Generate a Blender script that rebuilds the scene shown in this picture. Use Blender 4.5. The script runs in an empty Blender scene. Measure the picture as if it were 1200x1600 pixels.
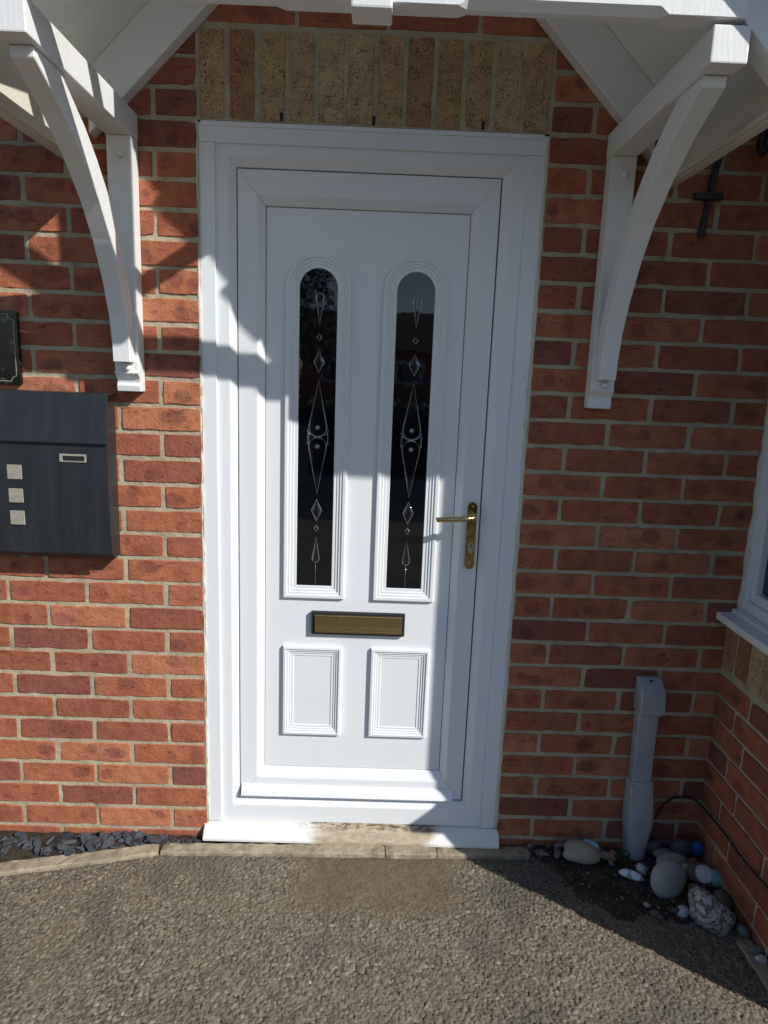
import bpy, bmesh, math, random
import numpy as np
from mathutils import Vector, Matrix
random.seed(7); RNG = np.random.default_rng(11)
scene = bpy.context.scene
COL = scene.collection
R = math.radians

# ------------------------------------------------------------------ camera
cam_d = bpy.data.cameras.new('camera'); cam = bpy.data.objects.new('camera', cam_d); COL.objects.link(cam)
CX = np.array([.4755, -1.8823, 1.3945]); YAW, PITCH, ROLL, FOC = .0144, -.1977, .0373, 1069.0
cy_, sy_, cp_, sp_ = math.cos(YAW), math.sin(YAW), math.cos(PITCH), math.sin(PITCH)
fw = Vector((sy_*cp_, cy_*cp_, sp_)); rt = Vector((cy_, -sy_, 0)); up = rt.cross(fw)
r2 = rt*math.cos(ROLL) + up*math.sin(ROLL); u2 = up*math.cos(ROLL) - rt*math.sin(ROLL)
M = Matrix((r2, u2, -fw)).transposed().to_4x4(); M.translation = Vector(CX)
cam.matrix_world = M
cam_d.sensor_fit = 'VERTICAL'; cam_d.sensor_height = 24.0; cam_d.lens = FOC/1600*24.0
cam_d.clip_start = .02; cam_d.clip_end = 2000
scene.camera = cam

# ------------------------------------------------------------------ sky, sun, exposure
SUN = Vector((-1.35, 1.0, -1.15)).normalized()          # direction the light travels
ELEV = math.asin(-SUN.z); ROT = math.atan2(-SUN.x, -SUN.y)
world = bpy.data.worlds.new('World'); scene.world = world; world.use_nodes = True
wn = world.node_tree.nodes; wl = world.node_tree.links
bg = wn['Background']; bg.inputs[1].default_value = .10
sky = wn.new('ShaderNodeTexSky'); sky.sky_type = 'NISHITA'; sky.sun_disc = False
sky.sun_elevation = ELEV; sky.sun_rotation = ROT; sky.air_density = 1.0; sky.dust_density = .35; sky.ozone_density = 3.0
wl.new(sky.outputs[0], bg.inputs[0])
sd = bpy.data.lights.new('sun', 'SUN'); sd.energy = 4.9; sd.angle = R(.55); sd.color = (1.0, .965, .91)
so = bpy.data.objects.new('sun', sd); COL.objects.link(so)
so.rotation_euler = SUN.to_track_quat('-Z', 'Y').to_euler(); so.location = (4, -4, 5)
vs = scene.view_settings; vs.view_transform = 'Standard'; vs.look = 'None'; vs.gamma = 1; vs.exposure = 0.0
scene.render.resolution_x = 768; scene.render.resolution_y = 1024

# ------------------------------------------------------------------ materials
class NT:
    def __init__(s, name):
        s.m = bpy.data.materials.new(name); s.m.use_nodes = True
        s.t = s.m.node_tree; s.n = s.t.nodes; s.l = s.t.links; s.p = s.n['Principled BSDF']
    def add(s, typ, **kw):
        n = s.n.new(typ)
        for k, v in kw.items(): setattr(n, k, v)
        return n
    def put(s, sock, v):
        if isinstance(v, bpy.types.NodeSocket): s.l.new(v, sock)
        elif v is not None: sock.default_value = v
    def coord(s, kind='Object'): return s.add('ShaderNodeTexCoord').outputs[kind]
    def mapping(s, v, scale=(1, 1, 1), loc=(0, 0, 0)):
        n = s.add('ShaderNodeMapping'); s.put(n.inputs[0], v); n.inputs['Scale'].default_value = scale; s.put(n.inputs['Location'], loc); return n.outputs[0]
    def noise(s, v, scale, detail=3, rough=.55, out=0):
        n = s.add('ShaderNodeTexNoise'); s.put(n.inputs['Vector'], v); n.inputs['Scale'].default_value = scale
        n.inputs['Detail'].default_value = detail; n.inputs['Roughness'].default_value = rough; return n.outputs[out]
    def voro(s, v, scale, feature='F1', out=0, rnd=1):
        n = s.add('ShaderNodeTexVoronoi', feature=feature); s.put(n.inputs['Vector'], v); n.inputs['Scale'].default_value = scale; n.inputs['Randomness'].default_value = rnd; return n.outputs[out]
    def ramp(s, f, a, b, c0=0., c1=1.):
        n = s.add('ShaderNodeMapRange', interpolation_type='SMOOTHSTEP'); s.put(n.inputs[0], f)
        for i, v in zip((1, 2, 3, 4), (a, b, c0, c1)): n.inputs[i].default_value = v
        return n.outputs[0]
    def cramp(s, f, stops):
        n = s.add('ShaderNodeValToRGB'); s.put(n.inputs[0], f); e = n.color_ramp.elements
        while len(e) < len(stops): e.new(.5)
        for k, (p, c) in enumerate(stops): e[k].position = p; e[k].color = (*c, 1)
        return n.outputs[0]
    def mix(s, f, a, b, mode='MIX'):
        n = s.add('ShaderNodeMix', data_type='RGBA', blend_type=mode); s.put(n.inputs[0], f)
        for i, v in ((6, a), (7, b)):
            if isinstance(v, tuple): v = (*v, 1) if len(v) == 3 else v
            s.put(n.inputs[i], v)
        return n.outputs[2]
    def math(s, op, a, b=None, c=None):
        n = s.add('ShaderNodeMath', operation=op); s.put(n.inputs[0], a); s.put(n.inputs[1], b)
        if c is not None: s.put(n.inputs[2], c)
        return n.outputs[0]
    def sep(s, v): n = s.add('ShaderNodeSeparateXYZ'); s.put(n.inputs[0], v); return n.outputs
    def bump(s, h, strength=.3, dist=.01, normal=None):
        n = s.add('ShaderNodeBump'); s.put(n.inputs['Height'], h); n.inputs['Strength'].default_value = strength; n.inputs['Distance'].default_value = dist
        if normal is not None: s.put(n.inputs['Normal'], normal)
        return n.outputs[0]
    def done(s, color=None, rough=None, metal=None, normal=None, spec=None, ior=None):
        if isinstance(color, tuple): color = (*color, 1)
        s.put(s.p.inputs['Base Color'], color); s.put(s.p.inputs['Roughness'], rough); s.put(s.p.inputs['Metallic'], metal)
        if normal is not None: s.put(s.p.inputs['Normal'], normal)
        s.put(s.p.inputs['Specular IOR Level'], spec); s.put(s.p.inputs['IOR'], ior); return s.m

def rnd_value(t, k):           # a random value per object (and per joined piece), channel k
    oi = t.add('ShaderNodeObjectInfo').outputs['Random']; gi = t.add('ShaderNodeNewGeometry').outputs['Random Per Island']
    w = t.add('ShaderNodeTexWhiteNoise', noise_dimensions='1D'); t.put(w.inputs['W'], t.math('ADD', t.math('MULTIPLY_ADD', oi, 37.7, k*5.31), t.math('MULTIPLY', gi, 0.0)))
    return w

def mat_brick(name, stops, spots=True, speck=False):
    t = NT(name); P = t.coord('Object'); w1 = rnd_value(t, 1); w2 = rnd_value(t, 2); w3 = rnd_value(t, 3)
    off = t.add('ShaderNodeVectorMath', operation='MULTIPLY_ADD'); t.put(off.inputs[0], w3.outputs['Color']); off.inputs[1].default_value = (9, 9, 9); t.put(off.inputs[2], P)
    Q = off.outputs[0]
    base = t.cramp(w1.outputs['Value'], stops)
    n1 = t.noise(Q, 22, 5, .62); col = t.mix(t.ramp(n1, .32, .72), base, t.mix(1, base, (.72, .66, .68), 'MULTIPLY'))
    n2 = t.noise(Q, 130, 4, .7); col = t.mix(t.ramp(n2, .45, .8, 0, .5), col, t.mix(1, col, (1.35, 1.3, 1.22), 'MULTIPLY'))
    if spots:
        c1 = t.sep(w1.outputs['Color']); c2 = t.sep(w2.outputs['Color']); px = t.sep(P)
        nd = t.noise(Q, 40, 3, .6)
        for (ca, cb, cs, rx) in ((c1[1], c1[2], c2[0], t.math('MULTIPLY_ADD', c2[2], .024, .011)), (c2[1], c2[2], c1[0], t.math('MULTIPLY_ADD', c1[2], .034, .012))):
            cx = t.math('MULTIPLY_ADD', ca, .17, -.085); cz = t.math('MULTIPLY_ADD', cb, .024, -.012)
            dx = t.math('DIVIDE', t.math('SUBTRACT', px[0], cx), rx); dz = t.math('DIVIDE', t.math('SUBTRACT', px[2], cz), t.math('MINIMUM', rx, .020))
            d = t.math('SQRT', t.math('ADD', t.math('MULTIPLY', dx, dx), t.math('MULTIPLY', dz, dz)))
            d = t.math('ADD', d, t.math('MULTIPLY_ADD', nd, .9, -.45))
            f = t.math('MULTIPLY', t.ramp(d, .72, 1.05, 1, 0), t.ramp(cs, .25, .85, 0, .7))
            col = t.mix(f, col, t.mix(1, col, (.56, .55, .74), 'MULTIPLY'))
    if speck:
        dn = t.add('ShaderNodeVectorMath', operation='MULTIPLY_ADD'); t.put(dn.inputs[0], t.noise(Q, 260, 2, .5, 1)); dn.inputs[1].default_value = (.008, .008, .008); t.put(dn.inputs[2], Q)
        v = t.voro(dn.outputs[0], 165); s2 = t.noise(Q, 38, 3)
        col = t.mix(t.math('MULTIPLY', t.ramp(v, .22, .46, .95, 0), t.ramp(s2, .38, .62, .1, 1)), col, (.045, .03, .02))
        v3 = t.noise(Q, 320, 2); col = t.mix(t.ramp(v3, .5, .72, 0, .6), col, t.mix(1, col, (.55, .5, .45), 'MULTIPLY'))
    # lime bloom and soot with their own shapes
    sp = t.voro(Q, 95); col = t.mix(t.math('MULTIPLY', t.ramp(sp, .05, .13, 1, 0), t.ramp(t.noise(Q, 14, 2), .55, .7, 0, .75)), col, (.55, .47, .40))
    dk = t.voro(Q, 70); col = t.mix(t.math('MULTIPLY', t.ramp(dk, .06, .15, 1, 0), t.ramp(t.noise(Q, 17, 2), .52, .62, 0, .8)), col, (.05, .03, .03))
    h = t.math('ADD', t.math('MULTIPLY', t.noise(Q, 55, 5, .65), 1.0), t.math('MULTIPLY', t.noise(Q, 260, 3, .7), .45))
    cr = t.ramp(t.noise(t.mapping(Q, (18, 18, 60)), 1.6, 4, .7), .60, .68, 0, -.8)
    h = t.math('ADD', h, cr)
    return t.done(col, .88, normal=t.bump(h, .85, .0045), spec=.25)

M_BRICK = mat_brick('red_brick', [(0, (.25, .092, .066)), (.10, (.32, .110, .069)), (.45, (.415, .142, .075)), (.85, (.46, .163, .086)), (1, (.53, .21, .112))])
M_BUFF = mat_brick('buff_brick', [(0, (.38, .19, .095)), (.3, (.45, .27, .14)), (.6, (.52, .36, .19)), (1, (.57, .43, .25))], spots=False, speck=True)

def mat_mortar():
    t = NT('mortar'); P = t.coord('Object')
    n = t.noise(P, 12, 4); c = t.mix(t.ramp(n, .3, .7), (.41, .355, .245), (.51, .445, .31))
    c = t.mix(t.ramp(t.noise(P, 300, 2), .5, .75, 0, .7), c, (.30, .25, .16))
    c = t.mix(t.ramp(t.noise(P, 4, 3), .55, .75, 0, .5), c, (.36, .32, .23))
    c = t.mix(t.ramp(t.noise(P, 8, 5, .7), .54, .70, 0, .6), c, (.17, .14, .105))
    h = t.math('ADD', t.noise(P, 110, 5, .7), t.math('MULTIPLY', t.noise(P, 420, 2), .4))
    return t.done(c, .95, normal=t.bump(h, .7, .004), spec=.15)
M_MORTAR = mat_mortar()

def mat_white(name, base, rough, dirt=.12, grain=False, bumpy=.02):
    t = NT(name); P = t.coord('Object'); g = t.add('ShaderNodeNewGeometry').outputs['Position']
    c = t.mix(t.ramp(t.noise(g, 6, 5, .65), .45, .8, 0, dirt), base, (base[0]*.74, base[1]*.71, base[2]*.63))
    sc = t.ramp(t.noise(t.mapping(g, (1, 1, 1)), 75, 3, .7), .68, .76, 0, dirt*3)
    c = t.mix(sc, c, (base[0]*.45, base[1]*.42, base[2]*.36))
    h = t.noise(t.mapping(g, (60, 60, 14) if grain else (25, 25, 25)), 2.2 if grain else 1.5, 4, .6)
    return t.done(c, rough, normal=t.bump(h, bumpy*6 if grain else bumpy*2, .003), spec=.45)
M_UPVC = mat_white('white_upvc', (.775, .80, .82), .30, .10)
M_PAINT = mat_white('white_painted_timber', (.785, .795, .79), .5, .22, True, .035)
M_CAULK = mat_white('sealant', (.62, .58, .50), .6, .5, False, .1)
M_CREAM = mat_white('cream_painted_board', (.72, .69, .60), .55, .25, True, .03)

def mat_sill():
    t = NT('worn_white_sill'); P = t.coord('Object'); p = t.sep(P)
    n = t.noise(t.mapping(P, (7, 22, 22)), 1, 5, .7); n2 = t.noise(t.mapping(P, (35, 90, 90)), 1, 4, .7)
    band = t.math('MULTIPLY', t.ramp(p[0], -.20, -.08), t.ramp(p[0], .20, .32, 1, 0))
    stain = t.ramp(t.math('ADD', t.math('MULTIPLY', band, .55), t.math('MULTIPLY', n, .75)), .58, .92)
    c = t.mix(t.ramp(n, .5, .8, 0, .3), (.76, .75, .71), (.58, .52, .42))
    tan = t.mix(t.ramp(n2, .35, .7), (.42, .31, .18), (.23, .155, .085))
    c = t.mix(t.math('MULTIPLY', stain, .85), c, tan)
    edge = t.math('MULTIPLY', t.ramp(p[1], -.012, .004), t.ramp(n2, .42, .6)); c = t.mix(t.math('MULTIPLY', edge, t.math('MULTIPLY', band, .8)), c, (.05, .035, .02))
    return t.done(c, .55, normal=t.bump(n2, .25, .002))
M_SILL = mat_sill()

def mat_plain(name, col, rough=.5, metal=0., var=.15, scale=40, bump=.1, spec=.5, dist=.002):
    t = NT(name); P = t.coord('Object')
    n = t.noise(P, scale, 4, .6); c = t.mix(t.ramp(n, .3, .75), col, tuple(x*(1-var*2) for x in col))
    return t.done(c, t.ramp(n, .2, .8, rough*.85, min(1, rough*1.15)), metal, t.bump(t.noise(P, scale*3, 3), bump, dist), spec)
M_BLACK = mat_plain('black_iron', (.012, .012, .014), .45, 0, .2)
M_CABLE = mat_plain('black_cable', (.012, .012, .012), .5)
M_GASKET = mat_plain('dark_gasket', (.015, .015, .017), .7)
M_GREYP = mat_plain('grey_plastic', (.40, .42, .45), .42, 0, .1, 12, .05)
M_CONC = mat_plain('edging_concrete', (.40, .335, .235), .93, 0, .22, 28, .7, .2, .004)
M_SLATE = mat_plain('slate', (.075, .085, .105), .55, 0, .3, 45, .5, .5, .003)
def mat_soil():
    t = NT('soil'); P = t.add('ShaderNodeNewGeometry').outputs['Position']
    c = t.mix(t.ramp(t.noise(P, 25, 4, .7), .35, .7), (.045, .036, .027), (.095, .078, .058))
    c = t.mix(t.ramp(t.voro(P, 170), .10, .22, .8, 0), c, (.19, .165, .13))
    return t.done(c, .97, normal=t.bump(t.noise(P, 170, 5, .75), 1., .008), spec=.15)
M_SOIL = mat_soil()
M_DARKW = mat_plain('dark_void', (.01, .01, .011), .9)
M_TILE = mat_plain('roof_tile_clay', (.16, .09, .065), .9, 0, .2, 9, .4)

def mat_brass(name, col, rough):
    t = NT(name); P = t.coord('Object')
    n = t.noise(P, 60, 5, .65); c = t.mix(t.ramp(n, .4, .7), col, tuple(x*.6 for x in col))
    return t.done(c, t.ramp(n, .3, .75, rough, rough+.2), 1.0, t.bump(t.noise(t.mapping(P, (20, 200, 200)), 3, 3), .04, .001))
M_BRASS = mat_brass('polished_brass', (.74, .56, .25), .06)
M_BRASSP = mat_brass('plate_brass', (.46, .35, .15), .04)  # base darkened to stand in for the dark reflection in the handle plate
M_BRASSD = mat_brass('tarnished_brass', (.48, .36, .16), .34)

def mat_glass(name, base=(.012, .014, .017), ior=1.75, rough=.02):
    t = NT(name); P = t.coord('Object')
    return t.done(base, rough, normal=t.bump(t.noise(P, 9, 3), .06, .004), spec=.5, ior=ior)
M_GLASS = mat_glass('dark_glass', (.004, .005, .007), 1.7); M_GLASS2 = mat_glass('window_glass', (.02, .026, .032), 1.6)
M_BEVEL = mat_glass('bevelled_glass', (.008, .009, .011), 1.75, .03)
M_LEAD = mat_plain('bevel_edge', (.62, .65, .70), .15, .7, .1)

def mat_metalbox():
    t = NT('grey_steel_mailbox'); P = t.coord('Object')
    st = t.noise(t.mapping(P, (34, 34, 1.6)), 1.0, 4, .6)
    c = t.mix(t.ramp(st, .35, .75), (.030, .034, .041), (.037, .042, .051))
    c = t.mix(t.ramp(t.noise(t.mapping(P, (7, 7, 3)), 1, 4), .5, .75, 0, .6), c, (.050, .056, .066))
    return t.done(c, t.ramp(st, .3, .8, .36, .52), .35, t.bump(t.noise(P, 700, 2), .05, .0006))
M_BOX = mat_metalbox()
M_STEEL = mat_plain('dull_steel', (.46, .44, .35), .45, .25, .15, 60)

def mat_marble():
    t = NT('black_marble'); P = t.coord('Object')
    v = t.noise(P, 38, 6, .75); v2 = t.noise(P, 13, 3)
    f = t.math('MULTIPLY', t.ramp(v, .52, .68), t.ramp(v2, .42, .62))
    return t.done(t.mix(f, (.006, .006, .007), (.20, .20, .21)), .12)
M_MARBLE = mat_marble()
M_GILT = mat_plain('cream_line', (.50, .46, .34), .4, 0)

def mat_tarmac(fine):
    t = NT('tarmac' + ('' if fine else '_far')); P = t.add('ShaderNodeNewGeometry').outputs['Position']
    if fine:
        rid = t.add('ShaderNodeAttribute', attribute_name='stone').outputs['Fac']; hgt = t.add('ShaderNodeAttribute', attribute_name='lift').outputs['Fac']
    else:
        rid = t.voro(P, 118, out=1); hgt = t.math('SUBTRACT', 1, t.voro(P, 118))
    c = t.cramp(rid, [(0, (.098, .082, .058)), (.4, (.150, .126, .089)), (.8, (.197, .166, .117)), (.985, (.25, .216, .160)), (1, (.40, .37, .32))])
    c = t.mix(t.ramp(hgt, .02, .42, .92, 0), c, (.030, .026, .021))                       # bitumen between the stones
    c = t.mix(t.ramp(t.noise(P, 2.3, 4, .6), .45, .72, 0, .5), c, (.19, .155, .102))    # sandy wear
    c = t.mix(t.ramp(t.noise(P, 3.1, 3, .6), .50, .66, 0, .55), c, (.075, .069, .062))   # oily patches
    p = t.sep(P); wob = t.math('MULTIPLY_ADD', t.noise(P, 9, 4, .7), .12, -.06)
    mx = t.math('MULTIPLY', t.ramp(t.math('ADD', p[0], wob), .24, .34), t.ramp(t.math('ADD', p[0], wob), .69, .80, 1, 0))
    my = t.math('MULTIPLY', t.ramp(t.math('ADD', p[1], wob), -.33, -.23), t.ramp(p[1], -.06, -.075, 0, 1))
    mud = t.mix(t.ramp(t.noise(P, 45, 4, .7), .35, .7), (.165, .118, .070), (.10, .072, .044))
    c = t.mix(t.math('MULTIPLY', t.math('MULTIPLY', mx, my), .8), c, mud)
    h = t.math('ADD', t.noise(P, 420, 3, .7), t.math('MULTIPLY', t.noise(P, 150, 3), .6)) if fine else t.math('ADD', t.math('MULTIPLY', hgt, 2), t.noise(P, 300, 3))
    return t.done(c, .9, normal=t.bump(h, .5 if fine else .8, .0025 if fine else .006), spec=.3)
M_TAR = mat_tarmac(True); M_TARFAR = mat_tarmac(False)

def mat_stone(name, a, b, scale=30, kind='soft', paint=None):
    t = NT(name); P = t.coord('Object')
    if kind == 'granite':
        v = t.noise(P, 85, 4, .75); c = t.mix(t.ramp(v, .44, .56), a, b)
        c = t.mix(t.ramp(t.noise(P, 30, 3), .6, .7, 0, .8), c, (.62, .6, .58))
    elif kind == 'band':
        c = t.mix(t.ramp(t.noise(t.mapping(P, (3, 3, 26)), 1.5, 3), .35, .65), a, b)
    else: c = t.mix(t.ramp(t.noise(P, scale, 4, .6), .35, .7), a, b)
    if paint:
        for col, ctr, rad in paint:
            d = t.add('ShaderNodeVectorMath', operation='DISTANCE'); t.put(d.inputs[0], P); d.inputs[1].default_value = ctr
            dd = t.math('ADD', d.outputs['Value'], t.math('MULTIPLY_ADD', t.noise(P, 55, 3), .012, -.006))
            c = t.mix(t.ramp(dd, rad*.92, rad, 1, 0), c, col)
    return t.done(c, .7, normal=t.bump(t.noise(P, 120, 4), .25, .003))

# ------------------------------------------------------------------ mesh helpers
def tag(o, label=None, cat=None, group=None, kind=None):
    for k, v in (('label', label), ('category', cat), ('group', group), ('kind', kind)):
        if v: o[k] = v
    return o
def empty(name, loc=(0, 0, 0)):
    o = bpy.data.objects.new(name, None); COL.objects.link(o); o.location = loc; o.empty_display_size = .1
    bpy.context.view_layer.update(); return o
def link(name, me, mat, parent=None, loc=None):
    if mat and not me.materials: me.materials.append(mat)
    o = bpy.data.objects.new(name, me); COL.objects.link(o)
    if loc is not None: o.location = loc
    if parent is not None:
        o.parent = parent; o.matrix_parent_inverse = parent_inv(parent)
    return o
def parent_inv(p):
    m = Matrix.Identity(4)
    while p is not None:
        m = (p.matrix_parent_inverse @ p.matrix_basis if p.parent else p.matrix_basis) if False else m
        return world_of(p).inverted()
def world_of(p):
    if p.parent is None: return p.matrix_basis.copy()
    return world_of(p.parent) @ p.matrix_parent_inverse @ p.matrix_basis
def mesh(name, V, F, smooth=False):
    me = bpy.data.meshes.new(name); me.from_pydata([tuple(v) for v in V], [], [tuple(f) for f in F]); me.validate(); me.update()
    bm = bmesh.new(); bm.from_mesh(me); bmesh.ops.recalc_face_normals(bm, faces=bm.faces); bm.to_mesh(me); bm.free()
    if smooth: me.polygons.foreach_set('use_smooth', [True]*len(me.polygons))
    return me
def bevel_mesh(me, w, seg=2):
    bm = bmesh.new(); bm.from_mesh(me)
    bmesh.ops.bevel(bm, geom=list(bm.edges), offset=w, segments=seg, profile=.6, affect='EDGES', clamp_overlap=True); bm.to_mesh(me); bm.free(); return me
def box(name, x0, x1, y0, y1, z0, z1, mat, parent=None, bev=.0015, seg=2):
    c = ((x0+x1)/2, (y0+y1)/2, (z0+z1)/2); a, b, d = abs(x1-x0)/2, abs(y1-y0)/2, abs(z1-z0)/2
    V = [(sx*a, sy*b, sz*d) for sx in (-1, 1) for sy in (-1, 1) for sz in (-1, 1)]
    F = [(0, 1, 3, 2), (4, 6, 7, 5), (0, 4, 5, 1), (2, 3, 7, 6), (0, 2, 6, 4), (1, 5, 7, 3)]
    me = mesh(name, V, F)
    if bev: bevel_mesh(me, bev, seg)
    return link(name, me, mat, parent, c)
def prism(name, poly, axis, a, b, mat, parent=None, bev=.001, seg=1):
    """poly: 2D points in the two other axes; extruded from a to b along axis."""
    n = len(poly); V = []
    for t in (a, b):
        for (p, q) in poly:
            V.append({'x': (t, p, q), 'y': (p, t, q), 'z': (p, q, t)}[axis])
    F = [tuple(range(n)), tuple(range(n, 2*n))] + [(i, (i+1) % n, n+(i+1) % n, n+i) for i in range(n)]
    V = np.array(V); c = V.mean(0); me = mesh(name, V-c, F)
    if bev: bevel_mesh(me, bev, seg)
    return link(name, me, mat, parent, tuple(c))
def loft(rings, closed=True, cap0=False, cap1=False):
    n = len(rings[0]); V = [p for r in rings for p in r]; F = []
    for k in range(len(rings)-1):
        for i in range(n if closed else n-1):
            j = (i+1) % n; F.append((k*n+i, k*n+j, (k+1)*n+j, (k+1)*n+i))
    if cap0: F.append(tuple(range(n)))
    if cap1: F.append(tuple(range((len(rings)-1)*n, len(rings)*n)))
    return V, F
def tube(name, pts, rad, mat, parent=None, seg=8, flat=1.0, closed=False):
    pts = [Vector(p) for p in pts]; c = sum(pts, Vector())/len(pts); n = len(pts); rings = []; prev = None
    for i, p in enumerate(pts):
        if closed: d = pts[(i+1) % n]-pts[i-1]
        else: d = pts[min(i+1, n-1)]-pts[max(i-1, 0)]
        d.normalize()
        if prev is None:
            a = Vector((0, 1, 0)) if abs(d.y) < .8 else Vector((1, 0, 0)); u = (a-d*a.dot(d)).normalized()
        else: u = (prev-d*prev.dot(d)).normalized()
        prev = u; v = d.cross(u); r = rad[i] if isinstance(rad, (list, tuple)) else rad
        rings.append([tuple(p-c+u*math.cos(2*math.pi*k/seg)*r*flat+v*math.sin(2*math.pi*k/seg)*r) for k in range(seg)])
    if closed: rings.append(rings[0])
    V, F = loft(rings, True, not closed, not closed)
    return link(name, mesh(name, V, F, True), mat, parent, tuple(c))
def smooth_path(P, n=8):
    P = [Vector(p) for p in P]; out = []
    Q = [P[0]*2-P[1]]+P+[P[-1]*2-P[-2]]
    for i in range(1, len(Q)-2):
        for k in range(n):
            t = k/n; a, b, c, d = Q[i-1], Q[i], Q[i+1], Q[i+2]
            out.append(.5*((2*b)+(c-a)*t+(2*a-5*b+4*c-d)*t*t+(3*b-a-3*c+d)*t**3))
    return out+[P[-1]]
def vnoise(X, Y, seed=0):
    """2D value noise on arrays, about 0..1"""
    xi = np.floor(X).astype(np.int64); yi = np.floor(Y).astype(np.int64); fx = X-xi; fy = Y-yi
    fx = fx*fx*(3-2*fx); fy = fy*fy*(3-2*fy)
    def h(a, b):
        v = np.sin(a*127.1+b*311.7+seed*74.7)*43758.5453; return v-np.floor(v)
    return (h(xi, yi)*(1-fx)+h(xi+1, yi)*fx)*(1-fy)+(h(xi, yi+1)*(1-fx)+h(xi+1, yi+1)*fx)*fy
def fbm(X, Y, s, o=4, seed=0):
    r = 0; a = .5
    for k in range(o): r = r+a*vnoise(X*s, Y*s, seed+k); s *= 2.03; a *= .5
    return r
def grid_mesh(name, P3, nu, nv, keep=None):
    """P3: (nu*nv,3) array row-major in v, fast mesh"""
    idx = np.arange(nu*nv).reshape(nv, nu)
    q = np.stack([idx[:-1, :-1], idx[:-1, 1:], idx[1:, 1:], idx[1:, :-1]], -1).reshape(-1, 4)
    if keep is not None: q = q[keep.reshape(-1)]
    me = bpy.data.meshes.new(name); me.vertices.add(len(P3)); me.vertices.foreach_set('co', P3.astype(np.float32).ravel())
    me.loops.add(q.size); me.loops.foreach_set('vertex_index', q.astype(np.int32).ravel())
    me.polygons.add(len(q)); me.polygons.foreach_set('loop_start', np.arange(0, q.size, 4, dtype=np.int32))
    me.polygons.foreach_set('use_smooth', np.ones(len(q), dtype=bool))
    me.update(); me.validate(); return me

# ------------------------------------------------------------------ brickwork
HC = .07166                      # height of a course
MOD, JT, JB = .225, .0112, .0106 # brick module, perpend and bed joint
DW = .884                        # door opening
XB = 1.51                        # inner corner with the bay
_cache = {}
def brick_mesh(L, H, var, D=.085):
    key = (round(L, 3), round(H, 3), var)
    if key in _cache: return _cache[key]
    rg = random.Random(hash(key) & 0xffff); a, b = L/2, H/2
    nl = max(3, int(L/.026)); nh = max(2, int(H/.026)); P = []
    for i in range(nl): P.append((-a+2*a*i/nl, -b))
    for i in range(nh): P.append((a, -b+2*b*i/nh))
    for i in range(nl): P.append((a-2*a*i/nl, b))
    for i in range(nh): P.append((-a, b-2*b*i/nh))
    corner = {0, nl, nl+nh, 2*nl+nh}; J = []
    for i, (x, z) in enumerate(P):
        j = .0004; c = .0005+rg.random()*.0014 if i in corner else 0
        if rg.random() < .05: c += .0025
        J.append((x-math.copysign(c, x)*(abs(x) > a*.97)+rg.uniform(-j, j), z-math.copysign(c, z)*(abs(z) > b*.97)+rg.uniform(-j, j)))
    def ins(d, y): return [(x-math.copysign(min(d, abs(x)), x)*(abs(x) > a*.85), y, z-math.copysign(min(d, abs(z)), z)*(abs(z) > b*.8)) for x, z in J]
    rings = [ins(.0016, 0), ins(.0003, .0016), [(x, D, z) for x, z in J]]
    V, F = loft(rings, True, True, False); me = mesh('brick', V, F)
    n = len(J)
    for p in me.polygons: p.use_smooth = False
    _cache[key] = me; return me
def lay(parent, name, x0, x1, z0, z1, mat, to_world, near=True, acc=None, rg=random):
    x0 += rg.uniform(-.0016, .0016); x1 += rg.uniform(-.0016, .0016); z0 += rg.uniform(-.0011, .0011); z1 += rg.uniform(-.0011, .0011)
    L, H = round(x1-x0, 3), round(z1-z0, 3)
    c = ((x0+x1)/2, rg.uniform(-.0014, .0006), (z0+z1)/2)
    Rm = Matrix.Rotation(rg.uniform(-.004, .004), 4, 'Y') @ Matrix.Rotation(rg.uniform(-.006, .006), 4, 'Z')
    me = brick_mesh(L, H, rg.randrange(5))
    if not me.materials: me.materials.append(mat)
    Mx = to_world @ Matrix.Translation(c) @ Rm
    if near:
        o = bpy.data.objects.new(name, me); COL.objects.link(o); o.parent = parent
        o.matrix_parent_inverse = world_of(parent).inverted(); o.matrix_basis = Mx
    else: acc.append((me, Mx))
def join_stuff(name, acc, mat, parent):
    V = []; F = []
    for me, Mx in acc:
        k = len(V); V += [tuple(Mx @ v.co) for v in me.vertices]; F += [tuple(k+i for i in p.vertices) for p in me.polygons]
    me = bpy.data.meshes.new(name); me.from_pydata(V, [], F); me.update()
    o = link(name, me, mat, parent); o['kind'] = 'stuff'; return o

wall = tag(empty('house_wall', (.44, 0, -.16)), 'red brick house wall around the white front door, buff soldier bricks over it', 'wall')
I4 = Matrix.Identity(4)
far = []
def course(k, x0, x1, from_x, first, direction):
    """lay one course between x0 and x1, starting at from_x with a brick of module length first, going in direction"""
    zt = (28-k)*HC-JB/2; zb = (28-k-1)*HC+JB/2; x = from_x; m = first
    while True:
        a, b = (x+JT/2*0, x+m-JT) if direction > 0 else (x-m+JT, x)
        lo, hi = max(a, x0), min(b, x1)
        if (direction > 0 and a >= x1-.012) or (direction < 0 and b <= x0+.012): break
        if hi-lo > .022: lay(wall, 'brick', lo, hi, zb, zt, M_BRICK, I4, lo > -1.0 and k > -6, far)
        x = x+m if direction > 0 else x-m
        m = MOD
for k in range(-12, 31):
    half = (k % 2 != 0)
    if -3 > k:
        course(k, -2.0, XB+.05, -2.0+(.1125 if half else 0)-.225, MOD, 1)
    else:
        course(k, -2.0, -.006, -.006, .1125 if half else MOD, -1)
        course(k, DW+.006, XB+.06, DW+.006, .1125 if half else MOD, 1)
sp = (DW+.004)/12
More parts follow.
